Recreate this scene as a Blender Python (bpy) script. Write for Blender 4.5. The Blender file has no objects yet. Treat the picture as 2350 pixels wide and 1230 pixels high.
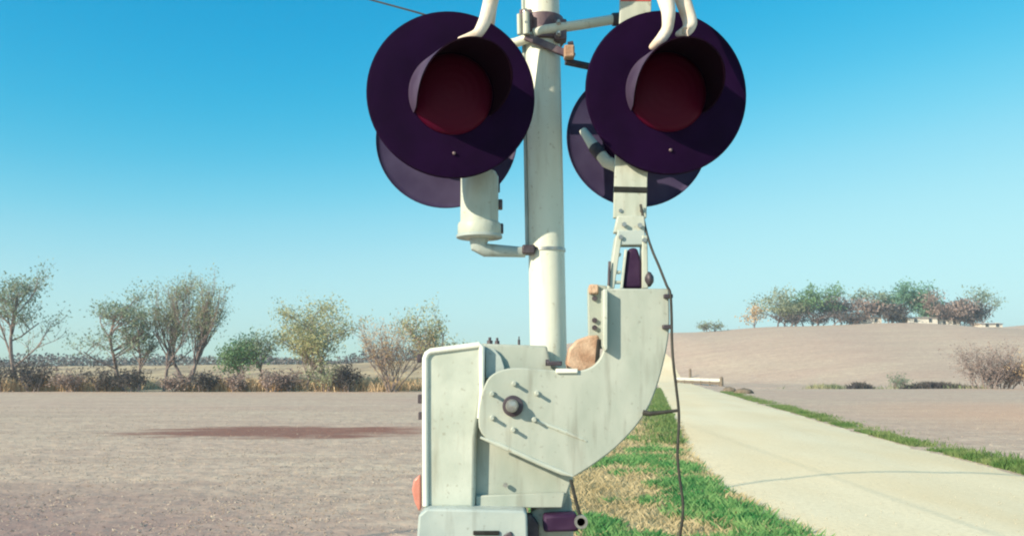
import bpy, math, random
from mathutils import Vector, Matrix, noise

# ------------------------------------------------------------------ camera, sky, sun, exposure
scene = bpy.context.scene
C = scene.collection
F = 2000.0                                  # focal length in pixels of the 2350 px wide photograph
EYE = 1.7
PITCH = math.atan(235.0 / F)
cam = bpy.data.objects.new('camera', bpy.data.cameras.new('camera'))
C.objects.link(cam)
cam.data.sensor_width = 36.0
cam.data.lens = 36.0 * F / 2350.0
cam.data.clip_end = 3000
cam.data.clip_start = 0.05
cam.location = (0, 0, EYE)
cam.rotation_euler = (math.radians(90) + PITCH, 0, 0)
scene.camera = cam

SUN_EL, SUN_AZ = math.radians(26), math.radians(232)      # azimuth clockwise from +Y
sdir = Vector((math.sin(SUN_AZ) * math.cos(SUN_EL), math.cos(SUN_AZ) * math.cos(SUN_EL), math.sin(SUN_EL)))
world = bpy.data.worlds.new('World')
scene.world = world
world.use_nodes = True
wn, wl = world.node_tree.nodes, world.node_tree.links
wn.clear()
wo = wn.new('ShaderNodeOutputWorld')
bg = wn.new('ShaderNodeBackground')
sky = wn.new('ShaderNodeTexSky')
sky.sky_type = 'NISHITA'
sky.sun_disc = False
sky.sun_elevation = SUN_EL
sky.sun_rotation = SUN_AZ
sky.altitude = 300
sky.air_density = 1.0
sky.dust_density = 0.6
sky.ozone_density = 2.0
SKY = 0.12
# the photograph's turquoise film look: one colour curve over the whole sky
down = wn.new('ShaderNodeVectorMath')
down.operation = 'SCALE'
down.inputs['Scale'].default_value = SKY
upn = wn.new('ShaderNodeVectorMath')
upn.operation = 'SCALE'
upn.inputs['Scale'].default_value = 1.0 / SKY
cv = wn.new('ShaderNodeRGBCurve')
for ci, pts_ in enumerate((((0, 0), (.12, .001), (.16, .012), (.20, .045), (.25, .12), (.32, .235), (.42, .34), (.6, .42), (1, .50)),
                           ((0, 0), (.1, .13), (.25, .29), (.34, .395), (.42, .49), (.5, .56), (.63, .64), (.83, .70), (1, .73)),
                           ((0, 0), (.2, .30), (.41, .52), (.5, .58), (.6, .64), (.7, .68), (.85, .715), (1, .74)))):
    c_ = cv.mapping.curves[ci]
    while len(c_.points) < len(pts_):
        c_.points.new(.5, .5)
    for p_, (a_, b_) in zip(c_.points, pts_):
        p_.location = (a_, b_)
cv.mapping.use_clip = False
cv.mapping.extend = 'HORIZONTAL'
cv.mapping.update()
wl.new(sky.outputs[0], down.inputs[0])
wl.new(down.outputs[0], cv.inputs['Color'])
wl.new(cv.outputs[0], upn.inputs[0])
wl.new(upn.outputs[0], bg.inputs[0])
bg.inputs[1].default_value = SKY
wl.new(bg.outputs[0], wo.inputs[0])

sun = bpy.data.objects.new('sun', bpy.data.lights.new('sun', 'SUN'))
C.objects.link(sun)
sun.data.energy = 5.0
sun.data.angle = math.radians(0.5)
sun.data.color = (1.0, 0.86, 0.64)
sun.rotation_euler = sdir.to_track_quat('Z', 'Y').to_euler()

scene.view_settings.view_transform = 'Standard'
scene.view_settings.look = 'None'
scene.view_settings.exposure = 0.45
scene.view_settings.gamma = 1.0
scene.view_settings.use_curve_mapping = False
scene.cycles.filter_width = 2.1


def at(px, py, Y):
    """point of the place seen at a photograph pixel, at distance Y in front of the camera"""
    u, v = (px - 1175.0) / F, (615.0 - py) / F
    dy = math.cos(PITCH) - v * math.sin(PITCH)
    dz = math.sin(PITCH) + v * math.cos(PITCH)
    t = Y / dy
    return Vector((u * t, Y, EYE + dz * t))


# ------------------------------------------------------------------ materials
MATS = {}


def nodes_of(m):
    m.use_nodes = True
    return m.node_tree.nodes, m.node_tree.links


def lin(r, g, b):
    f = lambda c: ((c / 255 + 0.055) / 1.055) ** 2.4 if c > 10 else c / 255 / 12.92
    return (f(r), f(g), f(b), 1)


def mat(name, c1, c2=None, scale=6.0, rough=0.6, spec=0.3, metal=0.0, bump=0.0, bscale=60.0, streak=None, detail=5.0,
        translucent=0.0, lo=0.35, hi=0.65, grime=None):
    m = bpy.data.materials.new(name)
    n, l = nodes_of(m)
    b = n['Principled BSDF']
    b.inputs['Roughness'].default_value = rough
    b.inputs['Specular IOR Level'].default_value = spec
    b.inputs['Metallic'].default_value = metal
    tc = n.new('ShaderNodeTexCoord')
    if c2:
        t = n.new('ShaderNodeTexNoise')
        t.inputs['Scale'].default_value = scale
        t.inputs['Detail'].default_value = detail
        mp = n.new('ShaderNodeMapping')
        if streak:
            mp.inputs['Scale'].default_value = streak
        l.new(tc.outputs['Object'], mp.inputs[0])
        l.new(mp.outputs[0], t.inputs['Vector'])
        r = n.new('ShaderNodeValToRGB')
        r.color_ramp.elements[0].position = lo
        r.color_ramp.elements[1].position = hi
        r.color_ramp.elements[0].color = c1
        r.color_ramp.elements[1].color = c2
        l.new(t.outputs[0], r.inputs[0])
        csock = r.outputs[0]
        if grime:
            for gs, gsc, g0, g1, amt in ((16.0, (1.6, 1.6, .22), .56, .72, .55), (55.0, (1, 1, 1), .63, .70, .6)):
                gm_ = n.new('ShaderNodeMapping')
                gm_.inputs['Scale'].default_value = gsc
                l.new(tc.outputs['Object'], gm_.inputs[0])
                gt = n.new('ShaderNodeTexNoise')
                gt.inputs['Scale'].default_value = gs
                gt.inputs['Detail'].default_value = 6
                l.new(gm_.outputs[0], gt.inputs['Vector'])
                mr = n.new('ShaderNodeMapRange')
                mr.inputs['From Min'].default_value = g0
                mr.inputs['From Max'].default_value = g1
                mr.inputs['To Max'].default_value = amt
                l.new(gt.outputs[0], mr.inputs['Value'])
                mx_ = n.new('ShaderNodeMix')
                mx_.data_type = 'RGBA'
                l.new(mr.outputs[0], mx_.inputs['Factor'])
                ia, ib = [i_ for i_ in mx_.inputs if i_.type == 'RGBA']
                l.new(csock, ia)
                ib.default_value = grime
                csock = [o_ for o_ in mx_.outputs if o_.type == 'RGBA'][0]
        l.new(csock, b.inputs['Base Color'])
    else:
        b.inputs['Base Color'].default_value = c1
        csock = None
    if bump:
        t2 = n.new('ShaderNodeTexNoise')
        t2.inputs['Scale'].default_value = bscale
        t2.inputs['Detail'].default_value = 4
        l.new(tc.outputs['Object'], t2.inputs['Vector'])
        bp = n.new('ShaderNodeBump')
        bp.inputs['Strength'].default_value = bump
        bp.inputs['Distance'].default_value = 0.02
        l.new(t2.outputs[0], bp.inputs['Height'])
        l.new(bp.outputs[0], b.inputs['Normal'])
    if translucent:
        tr = n.new('ShaderNodeBsdfTranslucent')
        mx = n.new('ShaderNodeMixShader')
        mx.inputs[0].default_value = translucent
        if csock:
            l.new(csock, tr.inputs[0])
        else:
            tr.inputs[0].default_value = c1
        l.new(b.outputs[0], mx.inputs[1])
        l.new(tr.outputs[0], mx.inputs[2])
        l.new(mx.outputs[0], n['Material Output'].inputs[0])
    MATS[name] = m
    return m


mat('white_paint', (0.44, 0.485, 0.43, 1), (0.54, 0.58, 0.52, 1), 9, 0.45, 0.35, bump=0.06, bscale=40, grime=(0.30, 0.29, 0.23, 1))
mat('mast_paint', (0.62, 0.65, 0.56, 1), (0.74, 0.76, 0.67, 1), 5, 0.4, 0.4, bump=0.05, bscale=30, streak=(1, 1, 0.25), grime=(0.46, 0.43, 0.34, 1))
mat('cast_paint', (0.34, 0.385, 0.345, 1), (0.44, 0.475, 0.43, 1), 7, 0.5, 0.35, bump=0.035, bscale=30, streak=(1.3, 1, 0.6), grime=(0.235, 0.24, 0.205, 1))
mat('base_paint', (0.33, 0.40, 0.40, 1), (0.43, 0.49, 0.475, 1), 8, 0.5, 0.35, bump=0.04, bscale=40, grime=(0.24, 0.26, 0.24, 1))
mat('rim_white', (0.72, 0.74, 0.68, 1), (0.8, 0.82, 0.76, 1), 9, 0.4, 0.4)
mat('black_sheen', (0.036, 0.026, 0.070, 1), (0.055, 0.044, 0.098, 1), 7, 0.55, 0.2)  # rear disc black lightened, its sunlit sheen put into the colour
mat('visor_sheen', (0.055, 0.038, 0.08, 1), (0.10, 0.078, 0.13, 1), 9, 0.45, 0.3)  # lighter than the discs: grazing sun gloss put into the colour
mat('black_paint', (0.008, 0.0009, 0.0165, 1), (0.012, 0.0016, 0.024, 1), 7, 0.7, 0.07, bump=0.03, bscale=25)
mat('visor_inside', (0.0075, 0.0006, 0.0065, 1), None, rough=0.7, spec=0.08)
mat('dark_metal', (0.05, 0.04, 0.055, 1), (0.10, 0.085, 0.10, 1), 30, 0.5, 0.4, 0.3)
mat('clamp_metal', (0.10, 0.07, 0.10, 1), (0.20, 0.15, 0.16, 1), 25, 0.5, 0.4, 0.2)
mat('steel', (0.30, 0.30, 0.30, 1), (0.48, 0.47, 0.45, 1), 40, 0.35, 0.5, 0.7)
mat('rust', (0.36, 0.22, 0.15, 1), (0.58, 0.42, 0.31, 1), 22, 0.75, 0.2, bump=0.3, bscale=90)
mat('rubber', (0.03, 0.03, 0.028, 1), (0.05, 0.05, 0.045, 1), 30, 0.6, 0.3)
mat('roller_dark', (0.032, 0.012, 0.042, 1), (0.05, 0.024, 0.062, 1), 20, 0.6, 0.2)
mat('red_plastic', (0.52, 0.19, 0.15, 1), (0.62, 0.28, 0.22, 1), 20, 0.35, 0.5)
mat('arm_white', (0.42, 0.46, 0.40, 1), (0.52, 0.55, 0.49, 1), 10, 0.45, 0.35, streak=(3, 3, 0.5), grime=(0.30, 0.29, 0.23, 1))
mat('arm_red', (0.50, 0.06, 0.05, 1), (0.60, 0.10, 0.08, 1), 10, 0.4, 0.4)
mat('band_black', (0.015, 0.017, 0.016, 1), (0.03, 0.03, 0.03, 1), 30, 0.6, 0.2)
mat('hide', (0.62, 0.50, 0.40, 1), (0.80, 0.72, 0.64, 1), 14, 0.8, 0.15, bump=0.15, bscale=120)
mat('hoof', (0.42, 0.33, 0.28, 1), (0.60, 0.50, 0.44, 1), 30, 0.6, 0.3)
mat('concrete', (0.38, 0.36, 0.32, 1), (0.50, 0.48, 0.43, 1), 10, 0.85, 0.2, bump=0.3)
mat('bark', (0.18, 0.14, 0.14, 1), (0.31, 0.25, 0.23, 1), 3, 0.9, 0.1)
mat('bark_far', (0.20, 0.15, 0.15, 1), (0.30, 0.23, 0.21, 1), 1, 0.9, 0.1)
mat('leaf_spring', (0.27, 0.31, 0.19, 1), (0.42, 0.45, 0.29, 1), 0.9, 0.7, 0.2, translucent=0.35)
mat('leaf_grey', (0.20, 0.27, 0.18, 1), (0.36, 0.42, 0.30, 1), 0.9, 0.7, 0.2, translucent=0.35)
mat('leaf_yellow', (0.36, 0.38, 0.19, 1), (0.52, 0.50, 0.29, 1), 0.9, 0.7, 0.2, translucent=0.35)
mat('leaf_green', (0.11, 0.23, 0.11, 1), (0.23, 0.36, 0.18, 1), 0.6, 0.7, 0.2, translucent=0.3)
mat('leaf_teal', (0.13, 0.29, 0.19, 1), (0.24, 0.40, 0.27, 1), 0.6, 0.7, 0.2, translucent=0.3)
mat('leaf_dark', (0.070, 0.065, 0.075, 1), (0.14, 0.13, 0.115, 1), 0.9, 0.8, 0.1, translucent=0.15)
mat('twig_tan', (0.48, 0.32, 0.17, 1), (0.64, 0.47, 0.28, 1), 1.2, 0.8, 0.1, translucent=0.2)
mat('twig_mauve', (0.24, 0.175, 0.17, 1), (0.38, 0.30, 0.26, 1), 1.2, 0.85, 0.1, translucent=0.1)
mat('grass_green', (0.05, 0.25, 0.075, 1), (0.27, 0.45, 0.17, 1), 3.5, 0.6, 0.25, translucent=0.35)
mat('grass_verge', (0.09, 0.19, 0.05, 1), (0.24, 0.30, 0.12, 1), 1.2, 0.7, 0.2, translucent=0.3)
mat('grass_dry', (0.42, 0.34, 0.19, 1), (0.62, 0.52, 0.33, 1), 2.0, 0.8, 0.15, translucent=0.25)
mat('reed', (0.62, 0.46, 0.28, 1), (0.78, 0.62, 0.42, 1), 0.6, 0.8, 0.1, translucent=0.25)
mat('leaf_far', (0.11, 0.105, 0.115, 1), (0.19, 0.18, 0.175, 1), 0.1, 0.9, 0.05)
mat('ditch_olive', (0.17, 0.22, 0.12, 1), (0.40, 0.38, 0.24, 1), 0.4, 0.8, 0.1, translucent=0.2)
mat('stubble', (0.32, 0.26, 0.21, 1), (0.56, 0.48, 0.38, 1), 1.5, 0.85, 0.1)
mat('stone', (0.42, 0.35, 0.24, 1), (0.66, 0.56, 0.40, 1), 4, 0.85, 0.2)
mat('wall_pale', (0.62, 0.58, 0.52, 1), (0.72, 0.69, 0.62, 1), 2, 0.8, 0.2)
mat('roof_pale', (0.42, 0.38, 0.37, 1), (0.55, 0.50, 0.48, 1), 2, 0.8, 0.2)
mat('pane', (0.05, 0.06, 0.07, 1), None, rough=0.15, spec=0.5)
mat('rail_paint', (0.66, 0.66, 0.58, 1), (0.78, 0.78, 0.70, 1), 3, 0.5, 0.4)
mat('wood_post', (0.15, 0.12, 0.09, 1), (0.25, 0.20, 0.15, 1), 6, 0.9, 0.1)


def lens_material():
    m = bpy.data.materials.new('red_lens')
    n, l = nodes_of(m)
    b = n['Principled BSDF']
    b.inputs['Base Color'].default_value = (0.062, 0.0012, 0.017, 1)
    b.inputs['Roughness'].default_value = 0.45
    b.inputs['Specular IOR Level'].default_value = 0.1
    tc = n.new('ShaderNodeTexCoord')
    w = n.new('ShaderNodeTexWave')
    w.wave_type = 'RINGS'
    w.rings_direction = 'Y'
    w.inputs['Scale'].default_value = 11
    w.inputs['Distortion'].default_value = 0.6
    l.new(tc.outputs['Object'], w.inputs['Vector'])
    bp = n.new('ShaderNodeBump')
    bp.inputs['Strength'].default_value = 0.06
    bp.inputs['Distance'].default_value = 0.01
    l.new(w.outputs[1], bp.inputs['Height'])
    l.new(bp.outputs[0], b.inputs['Normal'])
    MATS['red_lens'] = m


lens_material()


def field_material():
    m = bpy.data.materials.new('field_soil')
    n, l = nodes_of(m)
    b = n['Principled BSDF']
    b.inputs['Roughness'].default_value = 0.9
    b.inputs['Specular IOR Level'].default_value = 0.1
    tc = n.new('ShaderNodeTexCoord')

    def nz(scale, detail, sc=(1, 1, 1), rough=0.55):
        mp = n.new('ShaderNodeMapping')
        mp.inputs['Scale'].default_value = sc
        l.new(tc.outputs['Object'], mp.inputs[0])
        t = n.new('ShaderNodeTexNoise')
        t.inputs['Scale'].default_value = scale
        t.inputs['Detail'].default_value = detail
        t.inputs['Roughness'].default_value = rough
        l.new(mp.outputs[0], t.inputs['Vector'])
        return t.outputs[0]

    def ramp(s, p0, p1, c0=(0, 0, 0, 1), c1=(1, 1, 1, 1)):
        r = n.new('ShaderNodeValToRGB')
        r.color_ramp.elements[0].position = p0
        r.color_ramp.elements[1].position = p1
        r.color_ramp.elements[0].color = c0
        r.color_ramp.elements[1].color = c1
        l.new(s, r.inputs[0])
        return r.outputs[0]

    def mix(f, a, c):
        x = n.new('ShaderNodeMix')
        x.data_type = 'RGBA'
        l.new(f, x.inputs['Factor'])
        for s, k in ((a, 'A'), (c, 'B')):
            sock = [i for i in x.inputs if i.name == k and i.type == 'RGBA'][0]
            if isinstance(s, tuple):
                sock.default_value = s
            else:
                l.new(s, sock)
        return [o for o in x.outputs if o.type == 'RGBA'][0]

    def maths(op, a, c=None):
        x = n.new('ShaderNodeMath')
        x.operation = op
        for i, s in enumerate((a, c)):
            if s is None:
                continue
            if isinstance(s, (int, float)):
                x.inputs[i].default_value = s
            else:
                l.new(s, x.inputs[i])
        return x.outputs[0]

    # fine crop residue over broad mottling
    broad = ramp(nz(0.07, 4, (1, 1.6, 1)), 0.35, 0.68)
    base = mix(broad, (0.66, 0.485, 0.37, 1), (0.70, 0.57, 0.42, 1))
    fine = ramp(nz(3.2, 8, (1, 1, 1), 0.75), 0.40, 0.60)
    base = mix(maths('MULTIPLY', fine, 0.72), base, (0.42, 0.30, 0.235, 1))
    fine2 = ramp(nz(9.0, 6, (1, 1, 1), 0.8), 0.52, 0.66)
    base = mix(maths('MULTIPLY', fine2, 0.6), base, (0.70, 0.61, 0.47, 1))
    clump = ramp(nz(1.3, 6, (0.7, 1, 1), 0.65), 0.44, 0.60)
    base = mix(maths('MULTIPLY', clump, 0.40), base, (0.40, 0.28, 0.225, 1))
    rows = ramp(nz(0.55, 3, (0.12, 1.0, 1)), 0.42, 0.60)
    base = mix(maths('MULTIPLY', rows, 0.28), base, (0.41, 0.29, 0.23, 1))
    # strip of bare reddish soil
    sp = n.new('ShaderNodeSeparateXYZ')
    l.new(tc.outputs['Object'], sp.inputs[0])
    wob = maths('MULTIPLY', maths('SUBTRACT', nz(0.35, 4), 0.5), 3.0)
    dx = maths('DIVIDE', maths('ADD', sp.outputs[0], 6.7), 4.6)
    dy = maths('DIVIDE', maths('ADD', maths('ADD', sp.outputs[1], -24.6), wob), 2.9)
    d2 = maths('ADD', maths('POWER', maths('ABSOLUTE', dx), 2.0), maths('POWER', maths('ABSOLUTE', dy), 2.0))
    d2 = maths('ADD', d2, maths('MULTIPLY', maths('SUBTRACT', nz(0.9, 6, (0.5, 1, 1), 0.7), 0.5), 2.6))
    patch = ramp(d2, 0.35, 1.2, (1, 1, 1, 1), (0, 0, 0, 1))
    base = mix(maths('MULTIPLY', patch, 0.85), base, (0.235, 0.10, 0.075, 1))
    dx = maths('DIVIDE', maths('ADD', sp.outputs[0], 1.6), 5.0)
    dy = maths('DIVIDE', maths('ADD', maths('ADD', sp.outputs[1], -25.6), wob), 2.2)
    d2 = maths('ADD', maths('POWER', maths('ABSOLUTE', dx), 2.0), maths('POWER', maths('ABSOLUTE', dy), 2.0))
    patch = ramp(d2, 0.3, 1.25, (1, 1, 1, 1), (0, 0, 0, 1))
    base = mix(maths('MULTIPLY', patch, 0.45), base, (0.30, 0.14, 0.10, 1))
    gy = ramp(maths('DIVIDE', sp.outputs[1], 200.0), 0.352, 0.362)
    gx = ramp(maths('DIVIDE', maths('ADD', sp.outputs[0], 100.0), 200.0), 0.50, 0.56, (1, 1, 1, 1), (0, 0, 0, 1))
    tall = mix(ramp(nz(0.25, 5, (1, 0.4, 1)), 0.4, 0.6), (0.60, 0.45, 0.27, 1), (0.36, 0.27, 0.18, 1))
    base = mix(maths('MULTIPLY', gy, gx), base, tall)
    # mauve earth on the near left, with vignette darkening painted into its colour
    dx = maths('DIVIDE', maths('ADD', sp.outputs[0], 7.0), 6.5)
    dy = maths('DIVIDE', maths('ADD', maths('ADD', sp.outputs[1], -7.5), wob), 6.5)
    d2 = maths('ADD', maths('POWER', maths('ABSOLUTE', dx), 2.0), maths('POWER', maths('ABSOLUTE', dy), 2.0))
    patch = ramp(d2, 0.1, 1.5, (1, 1, 1, 1), (0, 0, 0, 1))
    base = mix(maths('MULTIPLY', patch, 0.75), base, (0.27, 0.165, 0.16, 1))
    # reddish worked ground beyond the road
    dx = maths('DIVIDE', maths('ADD', sp.outputs[0], -24.0), 12.0)
    dy = maths('DIVIDE', maths('ADD', sp.outputs[1], -30.0), 20.0)
    d2 = maths('ADD', maths('POWER', maths('ABSOLUTE', dx), 2.0), maths('POWER', maths('ABSOLUTE', dy), 2.0))
    patch = ramp(d2, 0.2, 1.4, (1, 1, 1, 1), (0, 0, 0, 1))
    base = mix(maths('MULTIPLY', patch, 0.6), base, (0.66, 0.40, 0.27, 1))
    # thatch of dead grass on the verge between gate and road
    e0 = ramp(maths('ADD', sp.outputs[0], wob), 0.2, 0.9)
    e1 = maths('SUBTRACT', maths('ADD', maths('MULTIPLY', maths('MAXIMUM', maths('SUBTRACT', sp.outputs[1], 13.0), 0.0), 0.157), 3.6), sp.outputs[0])
    e1 = ramp(e1, 0.0, 0.25)
    e2 = ramp(maths('DIVIDE', sp.outputs[1], 60.0), 0.6, 1.0, (1, 1, 1, 1), (0, 0, 0, 1))
    th = maths('MULTIPLY', maths('MULTIPLY', e0, e1), e2)
    tone = mix(fine, (0.52, 0.42, 0.23, 1), (0.36, 0.33, 0.16, 1))
    base = mix(maths('MULTIPLY', th, 0.85), base, tone)
    l.new(base, b.inputs['Base Color'])
    bp = n.new('ShaderNodeBump')
    bp.inputs['Strength'].default_value = 0.8
    bp.inputs['Distance'].default_value = 0.06
    l.new(nz(3.0, 6), bp.inputs['Height'])
    l.new(bp.outputs[0], b.inputs['Normal'])
    MATS['field_soil'] = m

    # gravel road
    m = bpy.data.materials.new('gravel')
    n, l = nodes_of(m)
    b = n['Principled BSDF']
    b.inputs['Roughness'].default_value = 0.9
    b.inputs['Specular IOR Level'].default_value = 0.15
    tc = n.new('ShaderNodeTexCoord')
    broad = ramp(nz(0.5, 5, (1, 0.3, 1)), 0.35, 0.65)
    base = mix(broad, (0.84, 0.685, 0.44, 1), (0.88, 0.76, 0.53, 1))
    fine = ramp(nz(14, 6, (1, 1, 1), 0.7), 0.40, 0.62)
    base = mix(maths('MULTIPLY', fine, 0.30), base, (0.58, 0.47, 0.30, 1))
    l.new(base, b.inputs['Base Color'])
    bp = n.new('ShaderNodeBump')
    bp.inputs['Strength'].default_value = 0.35
    bp.inputs['Distance'].default_value = 0.02
    l.new(nz(16, 5), bp.inputs['Height'])
    l.new(bp.outputs[0], b.inputs['Normal'])
    MATS['gravel'] = m


field_material()

# ------------------------------------------------------------------ mesh helpers
ORG = {}


class MB:
    def __init__(self):
        self.v, self.f = [], []

    def add(self, vs, fs):
        o = len(self.v)
        self.v += [Vector(p) for p in vs]
        self.f += [[i + o for i in f] for f in fs]
        return self

    def box(self, c, s, rot=None):
        hx, hy, hz = s[0] / 2, s[1] / 2, s[2] / 2
        vs = [Vector((x, y, z)) for x in (-hx, hx) for y in (-hy, hy) for z in (-hz, hz)]
        if rot:
            vs = [rot @ p for p in vs]
        vs = [p + Vector(c) for p in vs]
        return self.add(vs, [(0, 1, 3, 2), (4, 6, 7, 5), (0, 4, 5, 1), (2, 3, 7, 6), (0, 2, 6, 4), (1, 5, 7, 3)])

    def tube(self, pts, rad, n=10, cap=True):
        pts = [Vector(p) for p in pts]
        if not isinstance(rad, (list, tuple)):
            rad = [rad] * len(pts)
        vs, fs = [], []
        prev = None
        for i, p in enumerate(pts):
            d = (pts[min(i + 1, len(pts) - 1)] - pts[max(i - 1, 0)])
            if d.length < 1e-9:
                d = Vector((0, 0, 1))
            d.normalize()
            if prev is None:
                a = Vector((1, 0, 0)) if abs(d.x) < 0.9 else Vector((0, 1, 0))
                u = d.cross(a).normalized()
            else:
                u = (prev - d * prev.dot(d)).normalized()
            prev = u
            w = d.cross(u)
            for k in range(n):
                t = 2 * math.pi * k / n
                vs.append(p + (u * math.cos(t) + w * math.sin(t)) * rad[i])
        for i in range(len(pts) - 1):
            for k in range(n):
                k2 = (k + 1) % n
                fs.append((i * n + k, i * n + k2, (i + 1) * n + k2, (i + 1) * n + k))
        if cap:
            fs.append(tuple(range(n))[::-1])
            fs.append(tuple((len(pts) - 1) * n + k for k in range(n)))
        return self.add(vs, fs)

    def prism(self, poly, y0, y1):
        """poly: list of (x, z) world; extruded from y0 (front) to y1"""
        k = len(poly)
        area = sum(poly[i][0] * poly[(i + 1) % k][1] - poly[(i + 1) % k][0] * poly[i][1] for i in range(k))
        if area < 0:
            poly = poly[::-1]
        vs = [(x, y0, z) for x, z in poly] + [(x, y1, z) for x, z in poly]
        fs = [tuple(range(k)), tuple(range(2 * k - 1, k - 1, -1))]
        for i in range(k):
            j = (i + 1) % k
            fs.append((j, i, k + i, k + j))
        return self.add(vs, fs)

    def lathe(self, prof, origin, axis=(0, 0, 1), n=32):
        """prof: list of (radius, along)"""
        ax = Vector(axis).normalized()
        a = Vector((1, 0, 0)) if abs(ax.x) < 0.9 else Vector((0, 0, 1))
        u = ax.cross(a).normalized()
        w = ax.cross(u)
        o = Vector(origin)
        vs, fs = [], []
        for r, h in prof:
            for k in range(n):
                t = 2 * math.pi * k / n
                vs.append(o + ax * h + (u * math.cos(t) + w * math.sin(t)) * r)
        for i in range(len(prof) - 1):
            for k in range(n):
                k2 = (k + 1) % n
                fs.append((i * n + k, i * n + k2, (i + 1) * n + k2, (i + 1) * n + k))
        if prof[0][0] > 1e-5:
            fs.append(tuple(range(n))[::-1])
        if prof[-1][0] > 1e-5:
            fs.append(tuple((len(prof) - 1) * n + k for k in range(n)))
        return self.add(vs, fs)

    def build(self, name, material, parent=None, smooth=False, bevel=0.0, local=False, seg=2):
        o0 = Vector((0, 0, 0)) if (parent is None or local) else ORG[parent.as_pointer()]
        me = bpy.data.meshes.new(name)
        me.from_pydata([tuple(p - o0) for p in self.v], [], self.f)
        me.update()
        ob = bpy.data.objects.new(name, me)
        C.objects.link(ob)
        me.materials.append(MATS[material])
        if smooth:
            me.polygons.foreach_set('use_smooth', [True] * len(me.polygons))
            if smooth != 'full':
                me.set_sharp_from_angle(angle=math.radians(40))
        if bevel:
            b = ob.modifiers.new('bevel', 'BEVEL')
            b.width = bevel
            b.segments = seg
            b.limit_method = 'ANGLE'
            b.angle_limit = math.radians(35)
            me.polygons.foreach_set('use_smooth', [True] * len(me.polygons))
            me.set_sharp_from_angle(angle=math.radians(40))
            b.harden_normals = False
        if parent is not None:
            ob.parent = parent
        ORG[ob.as_pointer()] = o0
        return ob


def tag(o, label=None, cat=None, group=None, kind=None):
    for k, v in (('label', label), ('category', cat), ('group', group), ('kind', kind)):
        if v:
            o[k] = v
    return o


def empty(name, loc, label, cat, group=None, rot=None):
    o = bpy.data.objects.new(name, None)
    C.objects.link(o)
    o.location = loc
    o.empty_display_size = 0.1
    if rot:
        o.rotation_euler = rot
    ORG[o.as_pointer()] = Vector(loc)
    return tag(o, label, cat, group)


def pp(pts, Y):
    return [(at(x, y, Y).x, at(x, y, Y).z) for x, y in pts]


def sstep(t):
    t = max(0.0, min(1.0, t))
    return t * t * (3 - 2 * t)


# ------------------------------------------------------------------ terrain
def lerp_table(x, tab):
    if x <= tab[0][0]:
        return tab[0][1]
    for (a, va), (b, vb) in zip(tab, tab[1:]):
        if x <= b:
            t = sstep((x - a) / (b - a))
            return va + (vb - va) * t
    return tab[-1][1]


CREST = [(-150, 2.2), (-45, 3.0), (-10, 4.2), (20, 8.2), (36, 9.9), (60, 11.2), (85, 12.0), (102, 11.0), (118, 9.6), (160, 9.0)]


def ground_z(x, y):
    z = 0.0
    yb = 88 + 40 * (1 - sstep((x - 14) / 40))
    A = lerp_table(x, CREST)
    if y > yb:
        if y < 190:
            t = (y - yb) / (190 - yb)
            z += A * (0.45 * t + 0.55 * sstep(t))
        else:
            z += A * (1 - 0.75 * sstep((y - 190) / 130))
    if y > 200:
        z += 17 * sstep((y - 220) / 90) * sstep((x - 130) / 70)
    # shallow drainage cut in front of the hill
    if x > 18:
        z -= 0.5 * math.exp(-((y - 86) / 1.8) ** 2) * sstep((x - 18) / 8)
    z += 0.05 * noise.noise(Vector((x * 0.15, y * 0.15, 0))) * sstep((y - 4) / 6)
    return z


def edge_left(y):
    return lerp_lin(y, [(-30, 3.2), (2, 3.05), (8.9, 2.95), (12.6, 2.95), (17.9, 3.55), (31, 5.7), (68, 11.6), (110, 18.2), (150, 22.5), (190, 22.5), (240, 10)])


def edge_right(y):
    return lerp_lin(y, [(-30, 8.4), (2, 7.9), (8.9, 7.6), (13.6, 8.05), (22.7, 9.3), (37.8, 11.5), (68, 16.1), (110, 22.6), (150, 27.2), (190, 27.2), (240, 14.8)])


def lerp_lin(x, tab):
    if x <= tab[0][0]:
        return tab[0][1]
    for (a, va), (b, vb) in zip(tab, tab[1:]):
        if x <= b:
            return va + (vb - va) * (x - a) / (b - a)
    return tab[-1][1]


def axis(points):
    out = []
    for a, b, step in points:
        k = max(1, int(round((b - a) / step)))
        out += [a + (b - a) * i / k for i in range(k)]
    out.append(points[-1][1])
    return out


XS = axis([(-500, -300, 50), (-300, -100, 20), (-100, -20, 4), (-20, 40, 1.0), (40, 140, 3), (140, 300, 10), (300, 500, 50)])
YS = axis([(-60, 4, 4), (4, 50, 0.8), (50, 130, 1.2), (130, 240, 2.5), (240, 360, 8), (360, 480, 30)])
gm = MB()
vs = [(x, y, ground_z(x, y)) for y in YS for x in XS]
nx = len(XS)
fs = [(j * nx + i, j * nx + i + 1, (j + 1) * nx + i + 1, (j + 1) * nx + i) for j in range(len(YS) - 1) for i in range(nx - 1)]
gm.add(vs, fs)
tag(gm.build('ground', 'field_soil', smooth='full'), kind='structure')

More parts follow.
